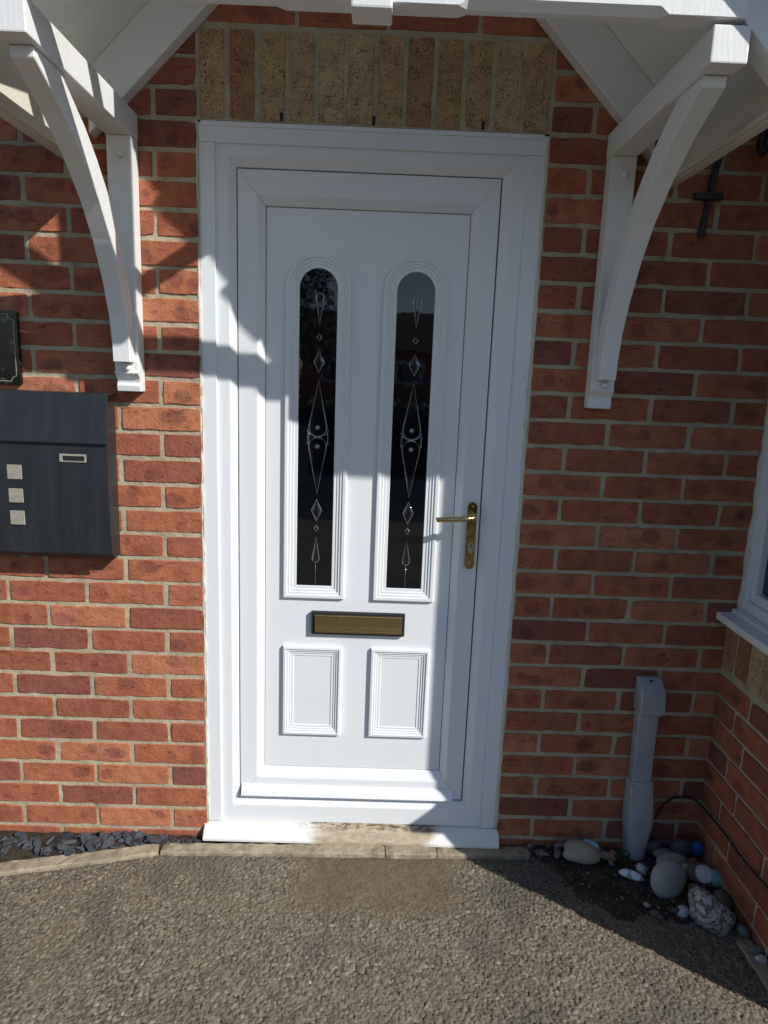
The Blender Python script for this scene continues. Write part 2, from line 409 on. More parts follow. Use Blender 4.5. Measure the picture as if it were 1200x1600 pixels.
for i in range(12):
    x0 = -.002+i*sp+.0055; g = random.uniform(-.001, .001)
    lay(wall, 'soldier_brick', x0+g, x0+sp-.011+g, 28*HC+.004, 31*HC-.009, M_BUFF, I4)
join_stuff('distant_bricks', far, M_BRICK, wall)
# mortar: a fine uneven sheet a few millimetres behind the brick faces, with the door opening left out
def mortar_sheet(name, u0, u1, v0, v1, step, place, parent, hole=None):
    nu = int((u1-u0)/step)+1; nv = int((v1-v0)/step)+1
    U, Vv = np.meshgrid(np.linspace(u0, u1, nu), np.linspace(v0, v1, nv)); U = U.ravel(); Vv = Vv.ravel()
    d = .0050-.0050*fbm(U, Vv, 60, 3, 3)-.0026*(fbm(U, Vv, 11, 3, 9)-.45)
    P3 = place(U, d, Vv); keep = None
    if hole:
        uc = .5*(U.reshape(nv, nu)[:-1, :-1]+U.reshape(nv, nu)[1:, 1:]); vc = .5*(Vv.reshape(nv, nu)[:-1, :-1]+Vv.reshape(nv, nu)[1:, 1:])
        keep = ~((uc > hole[0]) & (uc < hole[1]) & (vc > hole[2]) & (vc < hole[3]))
    return link(name, grid_mesh(name, P3, nu, nv, keep), M_MORTAR, parent)
mortar_sheet('mortar', -1.02, XB+.06, -.16, 2.46, .0062, lambda u, d, v: np.stack([u, d, v], -1), wall, (-.004, DW+.002, -.09, 2.009))
V = []; F = []
def addbox(x0, x1, y0, y1, z0, z1):
    k = len(V); V.extend([(x, y, z) for x in (x0, x1) for y in (y0, y1) for z in (z0, z1)])
    F.extend([tuple(k+i for i in f) for f in ((0, 1, 3, 2), (4, 6, 7, 5), (0, 4, 5, 1), (2, 3, 7, 6), (0, 2, 6, 4), (1, 5, 7, 3))])
addbox(-2.0, -1.0, .0035, .06, -.16, 2.9); addbox(-1.0, XB+.05, .0035, .06, 2.44, 2.9)
addbox(-2.0, -.012, .012, .25, -.16, 2.9); addbox(DW+.012, XB+.1, .012, .25, -.16, 2.9); addbox(-.012, DW+.012, .012, .25, 2.018, 2.9)
link('wall_core', mesh('wall_core', V, F), M_MORTAR, wall)
for x in (.208, .440, .716):      # weep vents between the soldier bricks
    box('weep_vent', x-.004, x+.004, -.001, .02, 28*HC+.004, 28*HC+.024, M_GASKET, wall, .0005, 1)

# ------------------------------------------------------------------ front door
door = tag(empty('front_door', (.442, .02, -.012)), 'white upvc front door with two arched dark glass panels and brass handle', 'door')
def member(name, quad_rings, mat, parent):
    """quad_rings: list of 4-corner rings (outermost first). Splits into four mitred members."""
    tot = []
    for s in range(4):
        V = []; F = []; a, b = s, (s+1) % 4
        for r in quad_rings:
            pa, pb = Vector(r[a]), Vector(r[b]); d = (pb-pa).normalized()*.0003
            V += [pa+d, pb-d]
        n = len(quad_rings)
        for k in range(n-1): F.append((2*k, 2*k+1, 2*k+3, 2*k+2))
        # thickness behind
        k0 = len(V); V += [v+Vector((0, .03, 0)) for v in V[:2]]+[v+Vector((0, .02, 0)) for v in V[2*n-2:2*n]]
        F += [(0, 1, k0+1, k0), (2*n-2, 2*n-1, k0+3, k0+2), (k0, k0+1, k0+3, k0+2)]
        ctr = sum(V, Vector())/len(V); me = mesh(name, [v-ctr for v in V], F)
        bm = bmesh.new(); bm.from_mesh(me)
        es = [e for e in bm.edges if len(e.link_faces) == 2 and e.calc_face_angle(0) > .2]
        bmesh.ops.bevel(bm, geom=es, offset=.0014, segments=2, affect='EDGES', clamp_overlap=True); bm.to_mesh(me); bm.free()
        tot.append(link(name, me, mat, parent, ctr))
    return tot
def rect_ring(x0, x1, z0, z1, y): return [(x0, y, z1), (x1, y, z1), (x1, y, z0), (x0, y, z0)]
FX0, FX1, FZ0, FZ1 = -.004, .883, .024, 2.003
member('frame_member', [rect_ring(FX0+.030, FX1-.030, FZ0, FZ1-.030, .0165), rect_ring(FX0+.031, FX1-.031, FZ0+.001, FZ1-.031, .0145), rect_ring(FX0+.075, FX1-.082, FZ0+.055, FZ1-.073, .0145),
    rect_ring(FX0+.092, FX1-.103, FZ0+.076, FZ1-.096, .029)], M_UPVC, door)
# cover trims round the frame
box('cover_trim', FX0, FX0+.041, .0065, .04, .026, FZ1-.046, M_UPVC, door)
box('cover_trim', FX1-.043, FX1, .0065, .04, .026, FZ1-.046, M_UPVC, door)
box('cover_trim', FX0, FX1, .0055, .04, FZ1-.0455, FZ1, M_UPVC, door)
box('cover_trim', FX0+.008, FX1-.008, .002, .04, FZ1-.008, FZ1+.003, M_UPVC, door)
def caulk(x, z0, z1, w, seed):
    zs = np.linspace(z0, z1, 150); pts = [(x+.003*(vnoise(np.array([z*30]), np.array([seed]))[0]-.5), .006, z) for z in zs]
    tube('sealant_bead', pts, [w*(.7+.6*float(vnoise(np.array([z*55]), np.array([seed+3.]))[0])) for z in zs], M_CAULK, door, 6)
caulk(FX0-.002, .03, FZ1, .0048, 1); caulk(FX1+.002, .03, FZ1, .0056, 5)
SX0, SX1, SZ0, SZ1 = .0905, .7765, .106, 1.9045
box('gasket', FX0+.085, FX1-.095, .056, .075, .085, FZ1-.09, M_GASKET, door, 0)
member('sash_member', [rect_ring(SX0, SX1, SZ0, SZ1, .0315), rect_ring(SX0+.0015, SX1-.0015, SZ0+.0015, SZ1-.0015, .030), rect_ring(SX0+.052, SX1-.052, SZ0+.058, SZ1-.062, .030),
    rect_ring(SX0+.071, SX1-.071, SZ0+.086, SZ1-.085, .046)], M_UPVC, door)
PX0, PX1, PZ0, PZ1 = SX0+.0725, SX1-.0725, SZ0+.0875, SZ1-.0865
box('door_panel', PX0, PX1, .050, .0532, PZ0, PZ1, M_UPVC, door, .0008, 1)
prism('weather_bar', [(.03, .112), (.008, .112), (.005, .116), (.010, .126), (.020, .136), (.03, .142)], 'x', SX0+.006, SX1-.03, M_UPVC, door, .0008)
prism('threshold', [(.04, .024), (.004, .024), (-.027, -.006), (-.030, -.011), (-.030, -.019), (.04, -.019)], 'x', -.014, .894, M_SILL, door, .0012)

def arch_ring(cx, w, zt, zb, o, y, arch=True, n=24):
    P = [(cx-w-o, y, zb-o), (cx+w+o, y, zb-o)]
    if arch:
        zc = zt-w
        P += [(cx+(w+o)*math.cos(math.pi*k/n), y, zc+(w+o)*math.sin(math.pi*k/n)) for k in range(n+1)]
    else: P += [(cx+w+o, y, zt+o), (cx-w-o, y, zt+o)]
    return P
STEPS = [(.0405, .0505), (.0395, .0425), (.0375, .0392), (.0300, .0385), (.0285, .0395), (.0280, .0425), (.0215, .0420), (.0200, .0432), (.0195, .0455), (.0130, .0450), (.0120, .0462), (.0115, .0475), (.0030, .0470), (.0012, .0495)]
def origin_fix(V):
    c = np.array(V).mean(0); return [tuple(np.array(v)-c) for v in V], tuple(c)
def smooth_by_angle(me, ang=40):
    bm = bmesh.new(); bm.from_mesh(me)
    for f in bm.faces: f.smooth = True
    for e in bm.edges: e.smooth = not (len(e.link_faces) == 2 and e.calc_face_angle(0) > R(ang))
    bm.to_mesh(me); bm.free(); return me
# bevelled glass clusters
def outline_tear(cx, z_point, z_round, hw, n=14):
    s = 1 if z_round > z_point else -1; zc = z_round-s*hw; P = [(cx, z_point)]
    a0 = -R(20)
    for k in range(n+1):
        a = a0+(math.pi+2*R(20))*k/n; P.append((cx+hw*math.cos(a), zc+s*hw*math.sin(a)))
    return P
def outline_diamond(cx, z0, z1, hw): m = z0+(z1-z0)*.5; return [(cx, z0), (cx+hw, m), (cx, z1), (cx-hw, m)]
def bevel_piece(P, parent, y0=.0482, rise=.0028, inset=.38):
    cx = sum(p[0] for p in P)/len(P); cz = sum(p[1] for p in P)/len(P)
    out = [(x, y0+.0006, z) for x, z in P]; inn = [(cx+(x-cx)*(1-inset), y0-rise, cz+(z-cz)*(1-inset*.55)) for x, z in P]
    V, F = loft([out, inn], True, False, True); V, c = origin_fix(V)
    o = link('bevel_glass', mesh('bevel_glass', V, F), M_BEVEL, parent, c)
    tube('bevel_edge', [(x, y0-.0002, z) for x, z in P], .0009, M_LEAD, parent, 5, closed=True)
for cx in (.305, .5685):
    gw, gt, gb = .0495, 1.667, .782
    V, F = loft([arch_ring(cx, gw, gt, gb, o, y) for o, y in STEPS]); V, c = origin_fix(V)
    link('arched_moulding', smooth_by_angle(mesh('arched_moulding', V, F)), M_UPVC, door, c)
    V, F = loft([arch_ring(cx, gw, gt, gb, .0022, .0496), arch_ring(cx, gw, gt, gb, .0022, .0488)], True, True, True); V, c = origin_fix(V)
    pane = link('glass_pane', mesh('glass_pane', V, F), M_GLASS, door, c)
    x = cx+.004
    bevel_piece(outline_tear(x, 1.520, 1.604, .0105), pane)
    bevel_piece(outline_diamond(x, 1.480, 1.498, .0065), pane)
    bevel_piece(outline_diamond(x, 1.394, 1.452, .0145), pane, inset=.6)
    bevel_piece(outline_tear(x, 1.374, 1.218, .0255), pane, inset=.13)
    for s in (-1, 1):
        bevel_piece([(x+s*.006, 1.2165), (x+s*.028, 1.226), (x+s*.029, 1.196), (x+s*.008, 1.2155)], pane, inset=.4)
    bevel_piece(outline_tear(x, 1.052, 1.2145, .0255), pane, inset=.13)
    bevel_piece(outline_diamond(x, .974, 1.038, .0145), pane, inset=.6)
    bevel_piece(outline_diamond(x, .944, .962, .0065), pane)
    bevel_piece(outline_tear(x, .926, .852, .0105), pane)
    for zc in (1.243, 1.190):                   # little star-cut jewels in the two bulbs
        for a in (0, 45, 90, 135):
            dx, dz_ = .0085*math.cos(R(a)), .0085*math.sin(R(a)); tube('star_cut', [(x-dx, .0455, zc-dz_), (x, .0448, zc), (x+dx, .0455, zc+dz_)], [.0003, .0013, .0003], M_LEAD, pane, 5)
    tube('bevel_scroll', smooth_path([(x-.030, .0478, 1.196), (x-.022, .0478, 1.208), (x, .0478, 1.2155), (x+.022, .0478, 1.208), (x+.030, .0478, 1.196)], 5), .0008, M_LEAD, pane, 5)
    tube('bevel_scroll', smooth_path([(x-.030, .0478, 1.236), (x-.022, .0478, 1.224), (x, .0478, 1.2165), (x+.022, .0478, 1.224), (x+.030, .0478, 1.236)], 5), .0008, M_LEAD, pane, 5)
    tube('bevel_stem', [(x, .0482, .785), (x, .0482, .852)], .0004, M_LEAD, pane, 4)
for x0, x1 in ((.2165, .3935), (.4795, .6565)):
    cx = (x0+x1)/2; w = (x1-x0)/2-.0332; zt, zb = .592-.0332, .304+.0332
    V, F = loft([arch_ring(cx, w, zt, zb, o*.82, y, False) for o, y in STEPS[:-1]]+[arch_ring(cx, w, zt, zb, .001, .0490, False)], True, False, True); V, c = origin_fix(V)
    link('raised_panel', mesh('raised_panel', V, F), M_UPVC, door, c)
# letter plate
lp = prism('letter_plate', [(.301, .634), (.577, .634), (.577, .703), (.301, .703)], 'y', .036, .051, M_GASKET, door, .002, 2)
box('flap', .311, .568, .0315, .0375, .641, .6955, M_BRASSD, lp, .0012)
for z in (.647, .653, .659): box('flap_rib', .3125, .5665, .0304, .0325, z-.0011, z+.0011, M_BRASSD, lp, .0007, 1)
box('flap_rib', .3125, .5665, .0296, .0325, .6905, .6945, M_BRASSD, lp, .0012, 1)
# handle
hx, hz0, hz1 = .7545, .853, 1.051
st = [(hx+.0135*math.cos(a), hz1-.0135+.0135*math.sin(a)) for a in np.linspace(0, math.pi, 12)]+[(hx+.0135*math.cos(a), hz0+.0135+.0135*math.sin(a)) for a in np.linspace(math.pi, 2*math.pi, 12)]
hp = prism('handle_plate', st, 'y', .0205, .0305, M_BRASSP, door, .0025, 3)
tube('handle_boss', [(hx, .022, 1.010), (hx, .010, 1.010), (hx, .004, 1.010)], [.0115, .0105, .0095], M_BRASS, hp, 16)
tube('lever', smooth_path([(hx+.004, .004, 1.0105), (hx-.006, -.014, 1.0105), (hx-.022, -.021, 1.010), (hx-.055, -.021, 1.0075), (hx-.098, -.018, 1.0045), (hx-.104, -.0175, 1.004)], 8), [.0095]*10+[.0072]*31, M_BRASS, hp, 14)
kc = prism('key_cylinder', [(hx+.0082*math.cos(a), .925+.0082*math.sin(a)) for a in np.linspace(math.pi*-.25, math.pi*1.25, 14)]+[(hx-.005, .902), (hx+.005, .902)], 'y', .0145, .022, M_STEEL, hp, .0008)
box('keyhole', hx-.0012, hx+.0012, .0142, .018, .917, .931, M_GASKET, hp, 0)
for z in (.873, 1.038): tube('plate_screw', [(hx, .0215, z), (hx, .0195, z)], .0038, M_BRASS, hp, 10)
cp = box('scuffed_cover_plate', .841, .874, .0052, .0075, 1.318, 1.425, M_UPVC, door, .0006, 1)
for (x, z) in ((.846, 1.412), (.869, 1.421), (.845, 1.385), (.868, 1.404), (.847, 1.330), (.866, 1.325), (.853, 1.322)): box('plate_mark', x-.0011, x+.0011, .0049, .006, z-.0011, z+.0011, M_GASKET, cp, 0)

# ------------------------------------------------------------------ porch canopy
can = tag(empty('porch_canopy', (.441, 0, 1.32)), 'white timber gabled porch canopy on two curved gallows brackets over the door', 'canopy')
CC = .441; RIDGE = 2.65
def rafter(name, side, y0, y1, off, depth, x_out, mat, x_in=0., ):
    """board under 45 degrees; off = height of its lower edge over the rafter line, depth vertical"""
    f = lambda d: RIDGE+off-d
    pts = [(CC+side*x_in, f(x_in)), (CC+side*x_out, f(x_out)), (CC+side*x_out, f(x_out)+depth), (CC+side*x_in, f(x_in)+depth)]
    return prism(name, pts, 'y', y0, y1, mat, can, .0015)
for s in (-1, 1):
    rafter('wall_rafter', s, -.042, -.001, 0, .142, .70, M_PAINT)
    rafter('bargeboard', s, -.5565, -.502, .016, .155, .785, M_PAINT)
    rafter('soffit_board', s, -.5015, -.0005, .1425, .02, .77, M_PAINT)
    rafter('roof_deck', s, -.60, .0, .166, .018, .80, M_DARKW)
    xa, xb = sorted((CC+s*.753, CC+s*.776)); box('eave_fascia', xa, xb, -.5015, -.001, RIDGE-.753-.004, RIDGE-.753+.14, M_CREAM, can, .002)
    xa, xb = sorted((CC+s*.742, CC+s*.7525)); box('eave_bead', xa, xb, -.5012, -.0012, RIDGE-.753-.001, RIDGE-.753+.008, M_CREAM, can, .002)
# tie beam with stop chamfers
xs = [(-.205, 0), (-.070, 0), (-.055, 1), (.275, 1), (.290, 0), (.592, 0), (.607, 1), (.937, 1), (.952, 0), (1.087, 0)]
rings = []
for x, c in xs:
    b = .012*c+.0015; rings.append([(x, -.566, 2.074), (x, -.566, 2.018+b), (x, -.566+b, 2.018), (x, -.522-b, 2.018), (x, -.522, 2.018+b), (x, -.522, 2.074)])
V, F = loft(rings, True, True, True); V, c = origin_fix(V); link('tie_beam', mesh('tie_beam', V, F), M_PAINT, can, c)
kp = box('king_post', .406, .477, -.575, -.512, 2.005, 2.62, M_PAINT, can, .004)
for s in (-1, 1):
    z0 = 2.155
    x0, x1 = CC+s*.036, CC+s*.33
    prism('truss_strut', [(x0, z0-.025), (x1, z0+.66*.294-.025), (x1, z0+.66*.294+.025), (x0, z0+.025)], 'y', -.545, -.512, M_PAINT, can, .002)
# brackets
FR = [(-.083, 1.402), (-.085, 1.447), (-.098, 1.515), (-.128, 1.590), (-.180, 1.680), (-.238, 1.752), (-.315, 1.820), (-.400, 1.876), (-.490, 1.920), (-.512, 1.930), (-.514, 1.949)]
BK = [(-.048, 1.402), (-.048, 1.450), (-.050, 1.530), (-.075, 1.605), (-.128, 1.705), (-.180, 1.775), (-.245, 1.840), (-.300, 1.885), (-.365, 1.925), (-.390, 1.940), (-.402, 1.949)]
for s in (-1, 1):
    xi = CC+s*.593; xo = CC+s*.659; a, b = sorted((xi, xo))
    arm = box('bracket_arm', a, b, -.5605, -.001, 1.950, 2.0105, M_PAINT, can, .003)
    post = prism('bracket_post', [(-.001, 1.327), (-.036, 1.327), (-.039, 1.342), (-.034, 1.350), (-.037, 1.360), (-.048, 1.370), (-.052, 1.374), (-.052, 1.378), (-.047, 1.381), (-.047, 1.9495), (-.001, 1.9495)], 'x', a+.002, b-.002, M_PAINT, can, .0012)
    n = len(FR); V = []; F = []
    for x in (a+.011, b-.011): V += [(x, *p) for p in FR]+[(x, *p) for p in BK]
    m = 2*n
    F += [(i, i+1, m+i+1, m+i) for i in range(n-1)]+[(n+i, n+i+1, m+n+i+1, m+n+i) for i in range(n-1)]
    F += [(i, i+1, n+i+1, n+i) for i in range(n-1)]+[(m+i, m+i+1, m+n+i+1, m+n+i) for i in range(n-1)]
    F += [(0, n, m+n, m), (n-1, 2*n-1, m+2*n-1, m+n-1)]
    V, c = origin_fix(V); me = mesh('bracket_brace', V, F)
    link('bracket_brace', bevel_mesh(me, .0016, 1), M_PAINT, can, c)
    for z in (1.389, 1.905):
        xm = (a+b)/2+.004
        tube('coach_bolt', [(xm, -.046, z), (xm, -.056, z), (xm, -.0605, z), (xm, -.062, z)], [.009, .0085, .0065, .001], M_PAINT, post, 10)
# roof covering: overlapping plain tiles, joined
V = []; F = []
for s in (-1, 1):
    for r in range(9):
        d0 = .80-r*.095; d1 = d0-.115
        for c_ in range(4):
            y0 = -.625+c_*.158+(.0 if r % 2 else -.02); k = len(V)
            for (d, lift) in ((d0, .012), (d1, 0)):
                for y in (y0, y0+.152):
                    z = RIDGE+.19-d+lift; V += [(CC+s*d, min(y, -.002), z), (CC+s*d, min(y, -.002), z+.012)]
            F += [tuple(k+i for i in f) for f in ((0, 2, 6, 4), (1, 5, 7, 3), (0, 1, 3, 2), (4, 6, 7, 5), (0, 4, 5, 1), (2, 3, 7, 6))]
rt_ = link('roof_tiles', mesh('roof_tiles', V, F), M_TILE, can); rt_['kind'] = 'stuff'

# ------------------------------------------------------------------ bay window on the right
bay = tag(empty('bay_window', (2.3, -.28, -.16)), 'brick bay with white framed window and buff brick course under its sill', 'bay window')
YD = .60
TW = Matrix(((0, 1, 0, XB), (-1, 0, 0, 0), (0, 0, 1, 0), (0, 0, 0, 1)))      # local x runs towards the camera, local y into the bay
farb = []
SB0, SB1 = .594, .735
V = []; F = []
addbox2 = addbox
core = []
V = []; F = []
addbox(XB+.012, 3.2, -YD+.012, .0, -.16, .74)
basewall = link('bay_wall', mesh('bay_wall', V, F), M_MORTAR, bay)
bm_side = mortar_sheet('bay_mortar', 0.0, YD-.004, -.16, .74, .007, lambda u, d, v: np.stack([XB+d+.001, -u, v], -1), bay)
for k in range(20, 31):
    zt = (28-k)*HC-JB/2; zb = (28-k-1)*HC+JB/2
    if zt > SB0: zt = SB0-JB
    if zt-zb < .02: continue
    x = -.1125 if k % 2 else -.045
    while x < YD:
        a, b = max(x, .006), min(x+MOD-JT, YD)
        if b-a > .02: lay(basewall, 'brick', a, b, zb, zt, M_BRICK, TW)
        x += MOD
    x = XB
    TF = Matrix.Translation((0, -YD, 0))
    x = XB+(.1125 if k % 2 else MOD)-MOD
    while x < 3.2:
        a, b = max(x, XB), min(x+MOD-JT, 3.2)
        if b-a > .02: lay(basewall, 'brick', a, b, zb, zt, M_BRICK, TF, False, farb)
        x += MOD
for i in range(8):
    a = .006+i*.0715
    lay(basewall, 'soldier_brick', a, min(a+.061, YD), SB0, SB1, M_BUFF, TW)
farc = []
for i in range(22):
    a = XB+.02+i*.075
    lay(basewall, 'soldier_brick', a, a+.064, SB0, SB1, M_BUFF, TF, False, farc)
join_stuff('front_bricks', farb, M_BRICK, basewall); join_stuff('front_soldier_bricks', farc, M_BUFF, basewall)
# sill: runs along the side and the front
sl = prism('window_sill', [(XB-.034, -.002), (3.2, -.002), (3.2, -YD-.04), (XB-.034, -YD-.04)], 'z', .7365, .7585, M_UPVC, bay, .004, 3)
prism('sill_upstand', [(XB+.008, -.004), (3.19, -.004), (3.19, -YD-.004), (XB+.008, -YD-.004)], 'z', .759, .770, M_UPVC, sl, .003, 2)
WZ0, WZ1 = .771, 2.02
WX = XB+.036
# window frames (side and front): stiles, rails, glazed panes
def bar_side(name, ya, yb, za, zb, x0, x1, parent): return box(name, x0, x1, yb, ya, za, zb, M_UPVC, parent, .003, 2)
fs = bar_side('window_stile', -.003, -.026, WZ0, WZ1, WX-.004, WX+.06, bay)
bar_side('window_stile', -YD+.06, -YD, WZ0, WZ1, WX-.004, WX+.06, bay)
bar_side('window_rail', -.0262, -YD+.0605, WZ0, WZ0+.030, WX-.003, WX+.06, bay)
bar_side('window_rail', -.0262, -YD+.0605, WZ1-.055, WZ1, WX-.003, WX+.06, bay)
for (ya, yb, za, zb) in ((-.0265, -.048, WZ0+.0305, WZ1-.0555), (-YD+.104, -YD+.0608, WZ0+.0305, WZ1-.0555), (-.0485, -YD+.1045, WZ0+.0305, WZ0+.058), (-.0485, -YD+.1045, WZ1-.10, WZ1-.0555)):
    bar_side('casement_bar', ya, yb, za, zb, WX+.008, WX+.05, bay)
box('glazing_gasket', WX+.030, WX+.034, -YD+.10, -.046, WZ0+.054, WZ1-.096, M_GASKET, bay, 0)
gp = box('glass_pane', WX+.026, WX+.0295, -YD+.107, -.051, WZ0+.061, WZ1-.103, M_GLASS2, bay, 0)
caulkpts = [(WX-.003+.002*math.sin(z*31), -.004-.004*float(vnoise(np.array([z*22.]), np.array([2.]))[0]), z) for z in np.linspace(WZ0-.005, WZ1, 90)]
tube('sealant_bead', caulkpts, [.006+.006*float(vnoise(np.array([z*35.]), np.array([8.]))[0]) for z in np.linspace(0, 1.25, 90)], M_CAULK, bay, 6)
for k in range(4):
    xa = XB+.102+k*.40; xb_ = xa+.40
    box('window_stile', xa, xa+.05, -YD, -YD+.055, WZ0, WZ1, M_UPVC, bay, .003); 
    box('glass_pane', xa+.052, xb_-.002, -YD+.024, -YD+.028, WZ0+.05, WZ1-.05, M_GLASS2, bay, 0)
box('window_rail', XB+.102, 3.19, -YD+.002, -YD+.053, WZ0, WZ0+.05, M_UPVC, bay, .003); box('window_rail', XB+.102, 3.19, -YD+.002, -YD+.053, WZ1-.05, WZ1, M_UPVC, bay, .003)
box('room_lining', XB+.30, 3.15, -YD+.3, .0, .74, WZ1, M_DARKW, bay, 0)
# bay roof: soffit, fascia and a lean-to slope
rf = box('bay_soffit', XB-.105, 3.3, -YD-.145, -.002, 2.046, 2.062, M_CREAM, bay, .002)
box('bay_fascia', XB-.125, XB-.1055, -YD-.165, -.002, 2.040, 2.19, M_PAINT, bay, .002)
box('bay_fascia', XB-.125, 3.3, -YD-.165, -YD-.1455, 2.040, 2.19, M_PAINT, bay, .002)
box('bay_head', XB+.002, 3.19, -YD+.003, -.001, WZ1+.0005, 2.0455, M_UPVC, bay, .002)
V = [(XB-.13, -YD-.17, 2.191), (3.3, -YD-.17, 2.191), (3.3, 0, 2.191), (XB-.13, 0, 2.191), (XB+.3, -.001, 2.62), (3.3, -.001, 2.62)]
link('bay_roof_slope', mesh('bay_roof_slope', V, [(0, 1, 5, 4), (0, 4, 3), (0, 3, 2, 1), (1, 2, 5), (2, 3, 4, 5)]), M_TILE, bay)

# ------------------------------------------------------------------ ground
GZ = -.030
nx, ny = 1320, 396; x0, x1, y0, y1 = -.85, 1.75, -.80, -.02
U, Vv = np.meshgrid(np.linspace(x0, x1, nx), np.linspace(y0, y1, ny)); U = U.ravel(); Vv = Vv.ravel()
cell = .0078
wu = U+.004*(fbm(U, Vv, 60, 2, 5)-.4); wv = Vv+.004*(fbm(U, Vv, 60, 2, 8)-.4)
ci = np.floor(wu/cell).astype(np.int64); cj = np.floor(wv/cell).astype(np.int64); best = np.full(U.shape, 9.); bid = np.zeros(U.shape); bh = np.zeros(U.shape)
def hsh(a, b, s): v = np.sin(a*12.9898+b*78.233+s*37.719)*43758.5453; return v-np.floor(v)
for di in (-1, 0, 1):
    for dj in (-1, 0, 1):
        a, b = ci+di, cj+dj; px = (a+.5+.8*(hsh(a, b, 1)-.5))*cell; py = (b+.5+.8*(hsh(a, b, 2)-.5))*cell
        rr = .75+.5*hsh(a, b, 4); d = np.hypot(wu-px, wv-py)/cell/rr; mk = d < best
        best = np.where(mk, d, best); bid = np.where(mk, hsh(a, b, 3), bid); bh = np.where(mk, hsh(a, b, 6), bh)
dome = np.sqrt(np.clip(1-(best/.78)**2, 0, 1))
mat_m = 1/(1+np.exp(-(U-.29)*90))*1/(1+np.exp((U-.745)*90))*1/(1+np.exp(-(Vv+.275)*70))
lift = dome*(.35+.65*bh)
dz = (.0054*lift*(1-.62*mat_m)+.006*(fbm(U, Vv, 7, 3, 2)-.45)+.003*(fbm(U, Vv, 30, 3, 4)-.45)-.0035)
dz -= .010*np.clip((Vv+.075)/.05, 0, 1)
me = grid_mesh('driveway', np.stack([U, Vv, GZ+dz], -1), nx, ny)
for nm, arr in (('stone', bid), ('lift', lift)):
    at = me.attributes.new(nm, 'FLOAT', 'POINT'); at.data.foreach_set('value', arr.astype(np.float32))
tag(link('driveway', me, M_TAR), 'coarse grey-brown tarmac in front of the door', kind='structure')
V = [(-300, -300, GZ-.012), (300, -300, GZ-.012), (300, .3, GZ-.012), (-300, .3, GZ-.012)]
tag(link('ground', mesh('ground', V, [(0, 1, 2, 3)]), M_TARFAR), kind='structure')

# edging kerbs: separate slabs
kerb = tag(empty('kerb', (.44, -.04, -.06)), 'weathered sandy concrete edging strip in front of the door sill', kind='structure')
def slab(p0, p1, w, top, name='kerb_slab', depth=.06, seed=0):
    """straight slab whose near edge runs p0-p1; w wide towards the wall; uneven top"""
    p0, p1 = Vector((*p0, 0)), Vector((*p1, 0)); d = (p1-p0); L = d.length; d.normalize(); nn = Vector((-d.y, d.x, 0))
    n = max(6, int(L/.02)); rings = []; rg = random.Random(seed)
    for i in range(n+1):
        p = p0+d*(L*i/n); e = .003 if i in (0, n) else 0; j = lambda s=.0018: rg.uniform(-s, s)
        prof = [(0+e, -depth), (0+e+j(), -.004-e), (.003+e+j(), 0-e+j()), (w*.5, j(.001)-e), (w-.003-e+j(), 0-e+j()), (w-e+j(), -.004-e), (w-e, -depth)]
        rings.append([tuple(p+nn*a+Vector((0, 0, top+b))) for a, b in prof])
    V, F = loft(rings, True, True, True); V, c = origin_fix(V)
    return link(name, mesh(name, V, F), M_CONC, kerb, c)
slab((-.126, -.084), (.543, -.064), .042, -.0180, seed=1); slab((.546, -.064), (.700, -.060), .041, -.0188, seed=2); slab((.703, -.060), (.985, -.053), .041, -.0200, seed=3)
slab((-.60, -.198), (-.131, -.086), .046, -.0195, seed=4); slab((-1.25, -.352), (-.603, -.199), .046, -.0195, seed=5)
slab((1.462, -.335), (1.475, -.80), .040, -.024, seed=6); slab((1.4755, -.803), (1.488, -1.4), .040, -.024, seed=7)

# soil beds
def soil(name, us, vs_, zf):
    U, Vv = np.meshgrid(us, vs_); sh = U.shape; U = U.ravel(); Vv = Vv.ravel()
    o = link(name, grid_mesh(name, np.stack([U, Vv, zf(U, Vv)], -1), sh[1], sh[0]), M_SOIL); return tag(o, kind='structure')
soil('slate_bed', np.linspace(-1.3, -.02, 180), np.linspace(-.36, .005, 60), lambda U, V_: np.where(V_ > np.minimum(-.070+.239*(U+.126), -.070), -.025+.010*(fbm(U, V_, 40, 3, 1)-.4), -.075))
def soilz(U, V_):
    r = np.hypot((U-1.36)/.40, (V_+.09)/.26)+.55*(fbm(U, V_, 11, 4, 3)-.47)
    m = np.clip((1.0-r)/.25, 0, 1); m = m*m*(3-2*m)
    e = np.clip((V_+.055)/.03, 0, 1)*np.clip((U-.99)/.02, 0, 1); m = np.maximum(m, e)
    return GZ-.012+.016*m+m*(.010*(fbm(U, V_, 55, 4, 6)-.45)+.008*(fbm(U, V_, 12, 2, 7)-.4))
soil('soil_bed', np.linspace(.93, XB+.005, 170), np.linspace(-.46, .004, 140), soilz)

